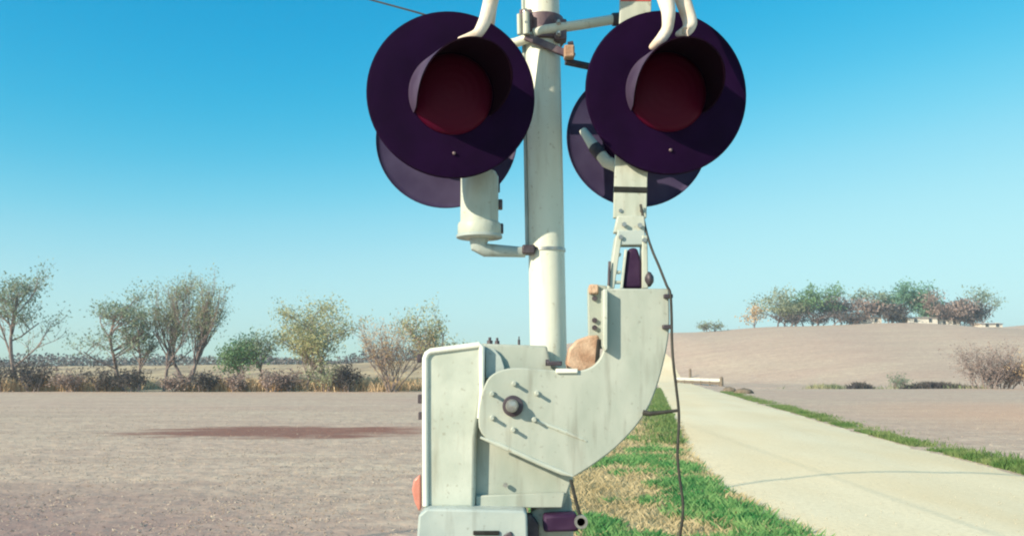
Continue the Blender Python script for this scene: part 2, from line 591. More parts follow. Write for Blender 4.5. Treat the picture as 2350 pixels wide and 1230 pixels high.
# gravel road: a crowned sheet laid on the ground, its edges ragged
rm = MB()
ry = axis([(-30, 4, 2), (4, 30, 0.12), (30, 80, 0.5), (80, 240, 2.0)])
NW = 13
vs = []
for y in ry:
    n1 = 0.16 * noise.noise(Vector((3.1, y * 0.9, 0))) + 0.07 * noise.noise(Vector((7.7, y * 3.5, 0)))
    n2 = 0.16 * noise.noise(Vector((13.1, y * 0.9, 0))) + 0.07 * noise.noise(Vector((17.7, y * 3.5, 0)))
    a, b = edge_left(y) + n1, edge_right(y) + n2
    for i in range(NW):
        t = i / (NW - 1)
        x = a + (b - a) * t
        z = ground_z(x, y) + 0.012 + 0.07 * math.sin(math.pi * t) ** 0.7
        z -= 0.018 * (math.exp(-((t - 0.27) / 0.07) ** 2) + math.exp(-((t - 0.73) / 0.07) ** 2))
        vs.append((x, y, z))
fs = [(j * NW + i, j * NW + i + 1, (j + 1) * NW + i + 1, (j + 1) * NW + i) for j in range(len(ry) - 1) for i in range(NW - 1)]
rm.add(vs, fs)
tag(rm.build('road', 'gravel', smooth='full'), kind='structure')

# ------------------------------------------------------------------ signal mast
MY = 3.37
mast_top, mast_mid = at(1234, -480, MY), at(1258, 770, MY)
mdir = (mast_top - mast_mid).normalized()
mbase = mast_mid - mdir * (mast_mid.z / mdir.z)
MR = 0.0706
mast = empty('signal_mast', mbase, 'white steel signal mast rising behind the gate mechanism beside the road', 'mast')


def on_mast(py):
    """centre of the mast at the photograph row py"""
    p = at(1250, py, MY)
    return mbase + mdir * ((p.z - mbase.z) / mdir.z)


MB().lathe([(MR, 0), (MR, (mast_top - mbase).length)], mbase, mdir, 40).build('pole', 'mast_paint', mast, True)
MB().lathe([(MR + .012, 0), (MR + .012, .03), (MR * .8, .06), (0, .075)], mast_top, mdir, 32).build('cap', 'mast_paint', mast, True)
MB().lathe([(0.19, 0), (0.19, .025), (0.1, .03), (0.085, .22), (MR + .004, .25)], mbase + Vector((0, 0, .12)), mdir, 32).build('base_flange', 'cast_paint', mast, True, 0.004)
for k in range(4):
    t = math.pi / 4 + k * math.pi / 2
    MB().lathe([(.018, 0), (.018, .03), (.008, .032), (.008, .07)], mbase + Vector((.15 * math.cos(t), .15 * math.sin(t), .145)), (0, 0, 1), 6).build('anchor_bolt', 'steel', mast)
cpts = [on_mast(y) + Vector((-MR - .006, -.012, 0)) for y in (-480, 0, 330, 450, 574)]
MB().tube(cpts, 0.0065, 8).build('conduit', 'base_paint', mast, True)
# clamp with the two arms that carry the lights
cl = on_mast(74)
clm = MB().lathe([(MR + .016, -.052), (MR + .016, .052)], cl, mdir, 32).build('clamp', 'clamp_metal', mast, True, .004)
for dx, dz, s in ((-.068, .02, .05), (.068, -.02, .05)):
    MB().box(cl + Vector((dx, -.055, dz)), (s, .05, .085)).build('clamp_lug', 'clamp_metal', clm, bevel=.005)
for dx, dz in ((-.068, .045), (-.068, -.005), (.06, .0), (.06, -.045)):
    MB().lathe([(.011, 0), (.011, .014), (.006, .016), (.006, .034)], cl + Vector((dx, -.08, dz)), (0, -1, 0), 6).build('bolt', 'steel', clm)
MB().tube([at(1191, 34, 3.27), at(1192, 80, 3.27)], .009, 10).build('pipe_stub', 'white_paint', mast, True)
MB().tube([at(1207, 30, 3.27), at(1208, 80, 3.27)], .014, 12).build('pipe_stub', 'white_paint', mast, True)
# slanting strap below the clamp
a, b = at(1205, 84, 3.285), at(1318, 132, 3.285)
ang = math.atan2(b.z - a.z, b.x - a.x)
MB().box((a + b) / 2, ((b - a).length, .018, .03), Matrix.Rotation(-ang, 3, 'Y')).build('strap', 'clamp_metal', mast, bevel=.004)
MB().box(at(1306, 122, 3.27), (.04, .05, .05)).build('strap_lug', 'rust', mast, bevel=.006)
MB().lathe([(.013, 0), (.013, .02)], at(1304, 104, 3.27), (1, 0, .2), 8).build('bolt', 'dark_metal', mast)
MB().tube([at(1298, 142, 3.29), at(1350, 153, 3.31), at(1440, 158, 3.33)], .014, 12).build('lower_arm', 'dark_metal', mast, True)
MB().tube([at(1225, 78, 3.30), at(1252, 69, 3.29), at(1330, 58, 3.31), at(1410, 45, 3.34), at(1531, 60, 3.36)], .0195, 16).build('crossarm', 'mast_paint', mast, True)
MB().tube([at(1405, 46, 3.339), at(1450, 43, 3.35)], .026, 16).build('crossarm_sleeve', 'dark_metal', mast, True, .003)
MB().tube([at(1225, 84, 3.30), at(1180, 100, 3.34), at(1040, 110, 3.36)], .0195, 16).build('crossarm', 'mast_paint', mast, True)
MB().tube([at(1040, 100, 3.36), at(1037, 217, 3.36), at(1028, 318, 3.44)], .022, 14).build('drop_arm', 'dark_metal', mast, True)
MB().tube([at(1531, 50, 3.36), at(1528, 212, 3.36), at(1470, 318, 3.44)], .022, 14).build('drop_arm', 'dark_metal', mast, True)
# footing
fm = MB().box((mbase.x, mbase.y, 0.045), (0.75, 0.75, 0.19))
tag(fm.build('footing', 'concrete', bevel=.012), 'square concrete footing under the signal mast', 'footing')

# overhead wire that comes in from the left and ends at the mast
w0, w1 = at(-600, -420, 30.0), on_mast(96) + Vector((-.02, MR, 0))
pmid = at(905, 14, 3.9)
wp = []
for i in range(41):
    t = i / 40
    if t < .97:
        q = t / .97
        p = w0.lerp(pmid, q) - Vector((0, 0, .55 * 4 * q * (1 - q) * .25))
    else:
        p = pmid.lerp(w1, (t - .97) / .03)
    wp.append(p)
tag(MB().tube(wp, .0045, 6).build('overhead_wire', 'rubber', smooth=True), 'thin dark wire sloping down through the sky behind the bell side light', 'wire')

# unseen overhead line, added and shaped to cast the shadow across the road
hh = 7.5
off = sdir * (hh / sdir.z)
pts = []
for i in range(-40, 61):
    x = 6.5 + i * 0.5
    y = 14.48 - 0.105 * ((x - 6.9) ** 2) * (1 if abs(x - 6.9) < 6 else 6 / abs(x - 6.9))
    pts.append(Vector((x + off.x, y + off.y, hh)))
tag(MB().tube(pts, .026, 8).build('shadow_line', 'rubber', smooth=True), 'unseen thick black line overhead, added to cast a shadow on the road', 'cable')


# ------------------------------------------------------------------ flashing lights
DR = 0.305


def make_light(label, loc, yaw, pitch, vis_len=.27, vis_tilt=0.0, shear=0.0, paint='black_paint'):
    L = empty('flashing_light', loc, label, 'signal light', 'flashing light units on the mast', (pitch, 0, yaw))
    # dished background disc, facing -Y
    prof = [(.150, -.002), (.20, -.003), (DR - .02, -.006), (DR - .004, -.004), (DR, .006), (DR - .002, .012), (DR - .006, .006), (DR - .022, .000), (.20, .002), (.15, .003)]
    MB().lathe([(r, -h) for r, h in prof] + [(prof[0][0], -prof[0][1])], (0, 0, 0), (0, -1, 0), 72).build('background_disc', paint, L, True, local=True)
    # lens
    pr = [(.149, 0)] + [(.147 * math.cos(t), .004 + .028 * math.sin(t)) for t in [i * math.pi / 2 / 7 for i in range(8)]]
    pr[-1] = (0, pr[-1][1])
    MB().lathe(pr, (0, 0, 0), (0, -1, 0), 48).build('lens', 'red_lens', L, 'full', local=True)
    # visor: cut-away hood that is longest on top
    vm = MB()
    NA, NL, R = 48, 10, .156
    A = math.radians(118)
    T = Matrix.Rotation(vis_tilt, 3, 'X')
    vs = []
    for s, rr in ((0, R), (1, R - .005)):
        for i in range(NA + 1):
            t = -A + 2 * A * i / NA
            ln = .012 + vis_len * max(0.0, 1 - (abs(t) / A) ** 2.1) ** .62
            for j in range(NL + 1):
                q = j / NL
                p = Vector((rr * math.sin(t), -ln * q, rr * math.cos(t)))
                p.z += math.tan(vis_tilt) * p.y
                p.x -= shear * p.y
                vs.append(p)
    st = (NA + 1) * (NL + 1)
    fs = []
    for i in range(NA):
        for j in range(NL):
            a = i * (NL + 1) + j
            fs.append((a, a + NL + 1, a + NL + 2, a + 1))
            fs.append((st + a, st + a + 1, st + a + NL + 2, st + a + NL + 1))
        e = i * (NL + 1) + NL
        fs.append((e, e + NL + 1, st + e + NL + 1, st + e))
    vo = vm.add(vs, fs).build('visor', 'visor_sheen', L, True, local=True)
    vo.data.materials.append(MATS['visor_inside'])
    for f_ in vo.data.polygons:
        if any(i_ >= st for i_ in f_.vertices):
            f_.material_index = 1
    # lamp housing behind the disc
    MB().lathe([(.15, -.001), (.145, .05), (.10, .09), (.07, .13), (.07, .24), (.05, .26)], (0, 0.004, 0), (0, 1, 0), 40).build('lamp_housing', 'black_paint', L, True, local=True)
    MB().lathe([(.006, 0), (.006, .006), (.003, .008)], (.01, -.006, -.215), (0, -1, 0), 8).build('bolt', 'clamp_metal', L, local=True)
    return L


LY = math.radians(9)
lf = make_light('black round light on the bell side of the mast, facing the road user', at(1037, 217, 3.05), LY, math.radians(4), vis_len=.30, vis_tilt=math.radians(7), shear=.15)
rf = make_light('black round light in front of the raised gate arm', at(1531, 212, 3.10), math.radians(7), math.radians(4), vis_len=.30, vis_tilt=math.radians(8.5), shear=-.07)
lb = make_light('black round light facing away, half hidden behind the bell', at(1025, 319, 3.67), math.pi, 0, paint='black_sheen')
rb = make_light('black round light facing away, half hidden behind the raised gate arm', at(1462, 317, 3.67), math.pi, 0, paint='black_sheen')
# pale elbow pipe at the back of the far right unit
ep = [at(1338, 300, 3.60), at(1362, 335, 3.56), at(1392, 372, 3.52), at(1440, 392, 3.5)]
mb = MB().tube(ep, [.017, .024, .026, .026], 14)
inv = Matrix.Rotation(-math.pi, 4, 'Z') @ Matrix.Translation(-rb.location)
mb.v = [inv @ p for p in mb.v]
elb = mb.build('elbow_pipe', 'mast_paint', rb, True, local=True)
mb = MB().tube([at(1364, 338, 3.557), at(1380, 358, 3.537)], .028, 14)
mb.v = [inv @ p for p in mb.v]
mb.build('pipe_band', 'dark_metal', elb, True, local=True)

# ------------------------------------------------------------------ crossing bell
BY = 3.30
bc = at(1098, 575, BY)
bell = empty('crossing_bell', bc, 'white cylindrical crossing bell on a short arm below the round light', 'bell')
s = 1.0 / (F / 3.31)
top, flt, bot = at(1098, 395, BY), at(1100, 512, BY), at(1100, 548, BY)
H1, H2 = top.z - bot.z, flt.z - bot.z
MB().lathe([(.0, 0), (.055, 0), (.060, .006), (.081, .012), (.083, .018), (.083, H2 - .008), (.079, H2), (.073, H2 + .002), (.073, H1 - .02), (.062, H1), (0, H1 + .004)], bot, (0, 0, 1), 40).build('bell_body', 'white_paint', bell, True)
MB().lathe([(.088, 0), (.088, .012)], bot + Vector((0, 0, .002)), (0, 0, 1), 40).build('rim_band', 'base_paint', bell, True, .002)
for k, (x, y) in enumerate(((1142, 430), (1148, 470), (1150, 525))):
    MB().box(at(x, y, 3.33), (.018, .05, .035)).build('side_lug', 'dark_metal', bell, bevel=.004)
MB().tube([at(1100, 546, BY), at(1100, 566, BY), at(1112, 574, BY), at(1205, 579, 3.33)], [.038, .034, .026, .02], 16).build('arm', 'base_paint', bell, True)
MB().box(at(1213, 574, 3.32), (.05, .06, .035)).build('mast_clamp', 'dark_metal', bell, bevel=.006)
sb = on_mast(575)
MB().lathe([(MR + .004, -.006), (MR + .004, .006)], sb, mdir, 40).build('strap', 'steel', bell, True)

# ------------------------------------------------------------------ gate mechanism (does not move with the arm)
gm0 = at(1180, 1300, 3.2)
mech = empty('gate_mechanism', gm0, 'white painted gate machine housing mounted on the signal mast', 'gate machine')
hy = 3.11
housing = MB().prism(pp([(985, 804), (1108, 788), (1255, 793), (1264, 835), (1300, 852), (1312, 1108), (1292, 1166), (975, 1164), (969, 1150), (969, 820)], hy), hy, 3.285).build('housing', 'cast_paint', mech, bevel=.008)
cov = MB().prism(pp([(969, 820), (984, 803), (1108, 786), (1108, 902), (1094, 1000), (1090, 1166), (970, 1163)], 3.085), 3.068, 3.108).build('door', 'white_paint', mech, bevel=.014, seg=3)
MB().tube([at(x, y, 3.066) for x, y in ((977, 1160), (976, 990), (976, 822), (980, 812), (988, 806), (1100, 791), (1106, 796), (1106, 900), (1098, 960))], [.011] * 7 + [.009, .005], 10).build('door_rim', 'rim_white', cov, True)  # raised rim; its sunlit edge highlight is put into the whiter paint
MB().prism(pp([(1092, 1136), (1296, 1128), (1290, 1164), (1092, 1164)], 3.10), 3.09, 3.108).build('lower_panel', 'cast_paint', mech, bevel=.004)
MB().lathe([(.008, 0), (.008, .012)], at(1160, 1112, 3.098), (0, -1, 0), 10).build('latch', 'steel', mech)
# grey-blue guard piece: the curved shadow beside the door, given shape and colour
gp = [(1114, 800), (1135, 800), (1150, 818), (1158, 842), (1158, 862), (1120, 868), (1114, 868)]
MB().prism(pp(gp, 3.095), 3.090, 3.108).build('guard', 'base_paint', mech, bevel=.003)
for x, y, r in ((1124, 781, .012), (1141, 782, .010), (1191, 779, .005)):
    MB().lathe([(r, 0), (r, .018), (r * .5, .02), (r * .5, .03)], at(x, y + 12, 3.17), (0, 0, 1), 6).build('bolt', 'dark_metal', mech)
for x, y0, y1 in ((963, 812, 832), (965, 905, 925), (966, 945, 962)):
    p, q = at(x, y0, 3.12), at(x, y1, 3.12)
    MB().box((p + q) / 2, (.016, .03, p.z - q.z)).build('hinge', 'dark_metal', mech, bevel=.002)
# red tag on the far left side
rp = [(966, 1086), (950, 1100), (946, 1122), (952, 1150), (962, 1172), (968, 1165)]
MB().prism(pp(rp, 3.14), 3.125, 3.15).build('reflector', 'red_plastic', mech, bevel=.006)
# lower casting
lc = MB().prism(pp([(960, 1182), (980, 1166), (1203, 1171), (1210, 1180), (1214, 1330), (950, 1330)], 3.0), 3.0, 3.25).build('base_casting', 'base_paint', mech, bevel=.012, seg=3)
MB().box(at(1116, 1222, 2.998), (.088, .012, .014)).build('slot', 'band_black', lc, bevel=.003)
MB().box(at(1166, 1228, 2.998), (.03, .012, .016), Matrix.Rotation(-.5, 3, 'Y')).build('catch', 'dark_metal', lc, bevel=.003)
MB().prism(pp([(1219, 1172), (1258, 1150), (1300, 1112), (1312, 1150), (1322, 1330), (1219, 1330)], 3.14), 3.14, 3.26).build('side_bracket', 'cast_paint', mech, bevel=.006)
MB().prism(pp([(1209, 1178), (1218, 1176), (1236, 1200), (1238, 1330), (1209, 1330)], 3.12), 3.09, 3.139).build('side_web', 'dark_metal', mech, bevel=.003)
MB().prism(pp([(1246, 1176), (1322, 1172), (1326, 1212), (1246, 1214)], 3.12), 3.06, 3.138).build('dark_cavity', 'roller_dark', mech, bevel=.01)  # solid dark block painted as the shaded cavity
MB().lathe([(.014, 0), (.023, 0), (.023, .012), (.014, .012), (.014, 0)], at(1333, 1196, 3.05), (0, -1, 0), 20).build('ring', 'steel', mech, True)
MB().lathe([(.010, 0), (.010, .05)], at(1333, 1196, 3.10), (0, -1, 0), 14).build('pin', 'dark_metal', mech, True)
MB().tube([at(1310, 1100, 3.04), at(1322, 1150, 3.04), at(1334, 1192, 3.06)], .006, 8).build('lever', 'rubber', mech, True)
# bracket round the mast
for py in (880, 1080):
    MB().lathe([(MR + .012, -.03), (MR + .012, .03)], on_mast(py), mdir, 32).build('mast_clamp', 'cast_paint', mech, True)
MB().prism(pp([(1200, 880), (1305, 880), (1305, 1160), (1200, 1160)], 3.285), 3.283, 3.305).build('back_plate', 'cast_paint', mech, bevel=.003)

# ------------------------------------------------------------------ gate arm with its support (turns as one piece)
PY = 3.03
gate = empty('crossing_gate', at(1175, 930, PY), 'white crossing gate arm raised upright on its boomerang shaped support', 'gate')
outline = [(1114, 872), (1140, 851), (1180, 842), (1250, 848), (1318, 853), (1352, 846), (1374, 829), (1387, 800), (1390, 770), (1390, 662), (1535, 662), (1538, 750), (1529, 810), (1510, 885), (1482, 952), (1424, 1020), (1362, 1067), (1318, 1094), (1290, 1086), (1190, 1043), (1100, 1004), (1096, 940)]
SHARP = {(1390, 662), (1535, 662), (1318, 1094)}


def chaikin(poly, sharp, it=2):
    for _ in range(it):
        out = []
        for a_, b_ in zip(poly, poly[1:] + poly[:1]):
            ta, tb = (a_ in sharp), (b_ in sharp)
            if ta:
                out.append(a_)
            else:
                out.append((a_[0] * .75 + b_[0] * .25, a_[1] * .75 + b_[1] * .25))
            if not tb:
                out.append((a_[0] * .25 + b_[0] * .75, a_[1] * .25 + b_[1] * .75))
        poly = out
    return poly


outline = chaikin(outline, SHARP)
plate = MB().prism(pp(outline, PY), PY, PY + .032).build('support_plate', 'cast_paint', gate, bevel=.005)
fl = MB().prism(pp([(1384, 664), (1394, 664), (1394, 800), (1389, 806), (1384, 792)], PY - .03), PY - .04, PY + .03)
fl.build('flange', 'white_paint', gate, bevel=.003)
for pts, r in (([(1102, 1003), (1150, 1022), (1190, 1040), (1240, 1063), (1290, 1084), (1316, 1092)], .0085), ([(1232, 966), (1290, 988), (1346, 1012)], .008)):
    MB().tube([at(x, y, PY) for x, y in pts], [r * .5] + [r] * (len(pts) - 2) + [r * .4], 8).build('rib', 'white_paint', gate, True)
MB().lathe([(.036, 0), (.036, .014), (.030, .016)], at(1177, 931, PY + .001), (0, -1, 0), 28).build('shaft_collar', 'dark_metal', gate, True)
MB().lathe([(.022, 0), (.022, .042), (.017, .05), (0, .052)], at(1175, 930, PY), (0, -1, 0), 24).build('shaft', 'steel', gate, True)
for x, y in ((1180, 880), (1130, 903), (1232, 902), (1130, 958), (1178, 985), (1226, 962)):
    MB().lathe([(.0095, 0), (.0095, .008), (.006, .01), (.006, .034)], at(x, y, PY), (0, -1, 0), 8).build('stud', 'cast_paint', gate)
# rear plate with its bolts and the rusty weight
rp_ = MB().prism(pp([(1348, 662), (1356, 652), (1392, 656), (1392, 800), (1372, 800), (1350, 772)], 3.2), 3.19, 3.215).build('rear_plate', 'cast_paint', gate, bevel=.004)
MB().box(at(1362, 664, 3.18), (.035, .03, .035)).build('stop_block', 'rust', rp_, bevel=.006)
for y in (685, 735, 752):
    MB().lathe([(.010, 0), (.010, .012)], at(1364, y, 3.19), (0, -1, 0), 6).build('bolt', 'dark_metal', rp_)
MB().box(at(1391, 730, 3.135), (.012, .12, .2)).build('web', 'cast_paint', gate, bevel=.002)
arc = [(1300, 832), (1306, 800), (1325, 779), (1350, 770), (1374, 768), (1378, 790), (1376, 828), (1366, 850), (1330, 856), (1305, 850)]
MB().prism(pp(arc, 3.09), 3.085, 3.17).build('counterweight', 'rust', gate, bevel=.008)
MB().box(at(1372, 806, 3.078), (.013, .03, .085), Matrix.Rotation(.1, 3, 'Y')).build('weight_shadow_slit', 'band_black', gate, bevel=.003)  # black bar painted as the shadow slit beside the counterweight
MB().box(at(1272, 834, 3.075), (.052, .05, .016)).build('locking_bolt', 'dark_metal', gate, bevel=.003)
MB().lathe([(.013, 0), (.013, .012)], at(1252, 832, 3.075), (1, 0, 0), 6).build('nut', 'dark_metal', gate)
MB().box(at(1300, 851, 3.05), (.075, .06, .016)).build('spacer', 'rim_white', gate, bevel=.003)
# adapter between support and arm
ay = 3.09
MB().prism(pp([(1396, 662), (1410, 662), (1428, 540), (1414, 540)], ay), ay, ay + .07).build('rail', 'arm_white', gate, bevel=.003)
MB().prism(pp([(1474, 662), (1488, 662), (1486, 540), (1474, 540)], ay), ay, ay + .07).build('rail', 'arm_white', gate, bevel=.003)
MB().prism(pp([(1430, 662), (1434, 600), (1442, 570), (1462, 568), (1472, 600), (1474, 662)], ay + .02), ay + .012, ay + .06).build('hinge_roller', 'roller_dark', gate, bevel=.012, seg=3)
MB().prism(pp([(1424, 662), (1430, 662), (1440, 572), (1434, 572)], ay), ay + .002, ay + .02).build('rod', 'white_paint', gate, bevel=.002)
for y in (585, 625, 648):
    MB().box(at(1416, y, ay + .02), (.026, .03, .010)).build('rung', 'arm_white', gate, bevel=.002)
MB().tube([at(1397, 655, ay - .005), at(1399, 600, ay - .005)], .005, 8).build('rod', 'dark_metal', gate, True)
MB().lathe([(0, -.018), (.012, -.016), (.026, -.006), (.028, 0), (.026, .006), (.012, .016), (0, .018)], at(1489, 641, ay + .01), (1, 0, 0), 20).build('knob', 'dark_metal', gate, 'full')
MB().prism(pp([(1414, 562), (1418, 528), (1480, 528), (1484, 562)], ay), ay + .004, ay + .066).build('adapter_block', 'base_paint', gate, bevel=.004)
MB().prism(pp([(1410, 532), (1418, 494), (1480, 494), (1484, 532)], ay), ay + .012, ay + .056).build('adapter_tongue', 'arm_white', gate, bevel=.004)
for x, y in ((1432, 516), (1468, 518), (1478, 552), (1424, 545)):
    MB().lathe([(.009, 0), (.009, .012)], at(x, y, ay + .006), (0, -1, 0), 6).build('bolt', 'steel', gate)
AY = 3.145
arm = MB().prism(pp([(1408, 500), (1484, 500), (1508, -560), (1440, -560)], AY), AY, AY + .024).build('arm_board', 'arm_white', gate, bevel=.003)
MB().prism(pp([(1409, 428), (1486, 430), (1486, 443), (1409, 441)], AY - .002), AY - .003, AY + .027).build('band', 'band_black', arm, bevel=.001)
for (ya, yb) in ((3, -190), (-390, -560)):
    xa = lambda y, r: (1408 + (500 - y) / 1060 * 32) if not r else (1484 + (500 - y) / 1060 * 24)
    MB().prism(pp([(xa(ya, 0) + 1, ya), (xa(ya, 1) - 1, ya - 0), (xa(yb, 1) - 1, yb), (xa(yb, 0) + 1, yb)], AY - .002), AY - .002, AY + .001).build('red_stripe', 'arm_red', arm)
for x in (1424, 1472):
    MB().lathe([(.007, 0), (.007, .005)], at(x, 484, AY), (0, -1, 0), 10).build('screw', 'steel', arm)

# ------------------------------------------------------------------ lamp cable
cp = [(1470, 470, 3.13), (1484, 535, 3.10), (1497, 575, 3.08), (1512, 610, 3.06), (1530, 655, 3.03), (1538, 672, 3.01), (1541, 720, 3.01), (1542, 780, 3.01), (1545, 830, 3.0), (1552, 890, 3.0), (1558, 950, 3.0), (1556, 1010, 3.0), (1555, 1050, 3.0), (1560, 1100, 3.0), (1567, 1150, 3.0), (1566, 1190, 3.0), (1560, 1235, 3.02), (1552, 1330, 3.06), (1540, 1480, 3.12), (1500, 1640, 3.2), (1420, 1740, 3.25)]
P = [at(*c) for c in cp]
sm = []
for i in range(len(P) - 1):
    p0, p1, p2, p3 = P[max(i - 1, 0)], P[i], P[i + 1], P[min(i + 2, len(P) - 1)]
    for k in range(5):
        t = k / 5
        sm.append(0.5 * ((2 * p1) + (p2 - p0) * t + (2 * p0 - 5 * p1 + 4 * p2 - p3) * t * t + (3 * p1 - p0 - 3 * p2 + p3) * t ** 3))
sm.append(P[-1])
for p in sm:
    p.z = max(p.z, 0.012)
cab = MB().tube(sm, .0048, 8).build('lamp_cable', 'rubber', None, True)
tag(cab, 'thin black cable hanging loosely down beside the gate arm support', 'cable')
for x, y in ((1533, 680), (1530, 750)):
    MB().box(at(x, y, 3.022), (.03, .03, .014)).build('cable_clip', 'dark_metal', cab, bevel=.002)
MB().tube([at(1476, 946, 3.02), at(1490, 949, 3.012), at(1520, 946, 3.004), at(1558, 941, 3.0)], [.0095, .0085, .0065, .005], 8).build('tie_rod', 'rubber', cab, True)

# ------------------------------------------------------------------ pale animal standing on the visors
def animal():
    J = {}
    E = []

    def j(k, p, r, parent=None, r2=None):
        J[k] = (Vector(p), r, r2 or r)
        if parent:
            E.append((parent, k))
    VY = 2.86
    # pelvis on the right, chest on the left, facing left
    pel, chest = at(1560, -250, 2.92), at(1130, -262, 2.95)
    j('pelvis', pel, .095)
    j('loin', pel.lerp(chest, .33) + Vector((0, 0, .012)), .090, 'pelvis')
    j('rib', pel.lerp(chest, .66) + Vector((0, 0, -.012)), .115, 'loin')
    j('chest', chest, .120, 'rib')
    j('neck0', chest + Vector((-.11, 0, .09)), .075, 'chest')
    j('neck1', chest + Vector((-.20, 0, .22)), .056, 'neck0')
    j('head', chest + Vector((-.26, -.01, .27)), .062, 'neck1')
    j('muz', chest + Vector((-.36, -.02, .235)), .040, 'head')
    j('nose', chest + Vector((-.42, -.025, .215)), .028, 'muz')
    for s_ in (-1, 1):
        j('ear%d' % s_, chest + Vector((-.22, .07 * s_, .33)), .018, 'head')
        j('eart%d' % s_, chest + Vector((-.19, .12 * s_, .35)), .007, 'ear%d' % s_)
    j('tail', pel + Vector((.13, 0, .04)), .025, 'pelvis')
    j('tail2', pel + Vector((.24, 0, -.04)), .012, 'tail')
    # near foreleg on the left visor
    j('sh', at(1150, -190, 2.89), .062, 'chest')
    j('el', at(1142, -95, 2.86), .042, 'sh')
    j('wr', at(1126, 2, 2.83), .0265, 'el')
    j('fet', at(1113, 50, 2.82), .0235, 'wr')
    j('pas', at(1096, 80, 2.82), .020, 'fet')
    j('toe', at(1066, 88, 2.82), .012, 'pas')
    j('tip', at(1050, 92, 2.82), .008, 'toe')
    # far foreleg, foot on the housing behind the left disc
    j('sh2', at(1140, -190, 3.01), .060, 'chest')
    j('el2', at(1150, -95, 3.09), .040, 'sh2')
    j('wr2', at(1128, 10, 3.13), .024, 'el2')
    j('fet2', at(1120, 80, 3.14), .022, 'wr2')
    j('pas2', at(1105, 128, 3.14), .020, 'fet2')
    j('toe2', at(1085, 140, 3.14), .013, 'pas2')
    # hind legs on the right visor
    j('th', at(1545, -150, 2.88), .070, 'pelvis')
    j('kn', at(1512, -85, 2.85), .045, 'th')
    j('hk', at(1526, -8, 2.83), .032, 'kn')
    j('can', at(1535, 30, 2.82), .0255, 'hk')
    j('fe', at(1532, 68, 2.82), .0205, 'can')
    j('pa', at(1517, 91, 2.82), .020, 'fe')
    j('to', at(1499, 107, 2.82), .014, 'pa')
    j('ti', at(1490, 113, 2.82), .008, 'to')
    j('th2', at(1560, -150, 2.98), .070, 'pelvis')
    j('kn2', at(1540, -85, 2.95), .045, 'th2')
    j('hk2', at(1564, -8, 2.88), .030, 'kn2')
    j('can2', at(1578, 32, 2.87), .027, 'hk2')
    j('fe2', at(1588, 60, 2.87), .027, 'can2')
    j('pa2', at(1583, 74, 2.87), .022, 'fe2')
    j('to2', at(1562, 77, 2.86), .015, 'pa2')
    j('to2b', at(1572, 80, 2.85), .011, 'pa2')
    j('ti2', at(1549, 82, 2.86), .009, 'to2')
    keys = list(J)
    me = bpy.data.meshes.new('animal')
    org = Vector((pel.x, pel.y, at(1570, 90, 2.87).z))
    me.from_pydata([tuple(J[k][0] - org) for k in keys], [(keys.index(a), keys.index(b)) for a, b in E], [])
    ob = bpy.data.objects.new('animal', me)
    C.objects.link(ob)
    ob.location = org
    me.materials.append(MATS['hide'])
    md = ob.modifiers.new('skin', 'SKIN')
    md.use_smooth_shade = True
    for i, k in enumerate(keys):
        sv = me.skin_vertices[0].data[i]
        sv.radius = (J[k][1], J[k][2])
        sv.use_root = (k == 'pelvis')
    sd = ob.modifiers.new('sub', 'SUBSURF')
    sd.levels = sd.render_levels = 2
    return tag(ob, 'pale cream thin-legged animal standing on the visors of the two round lights', 'animal')


animal()


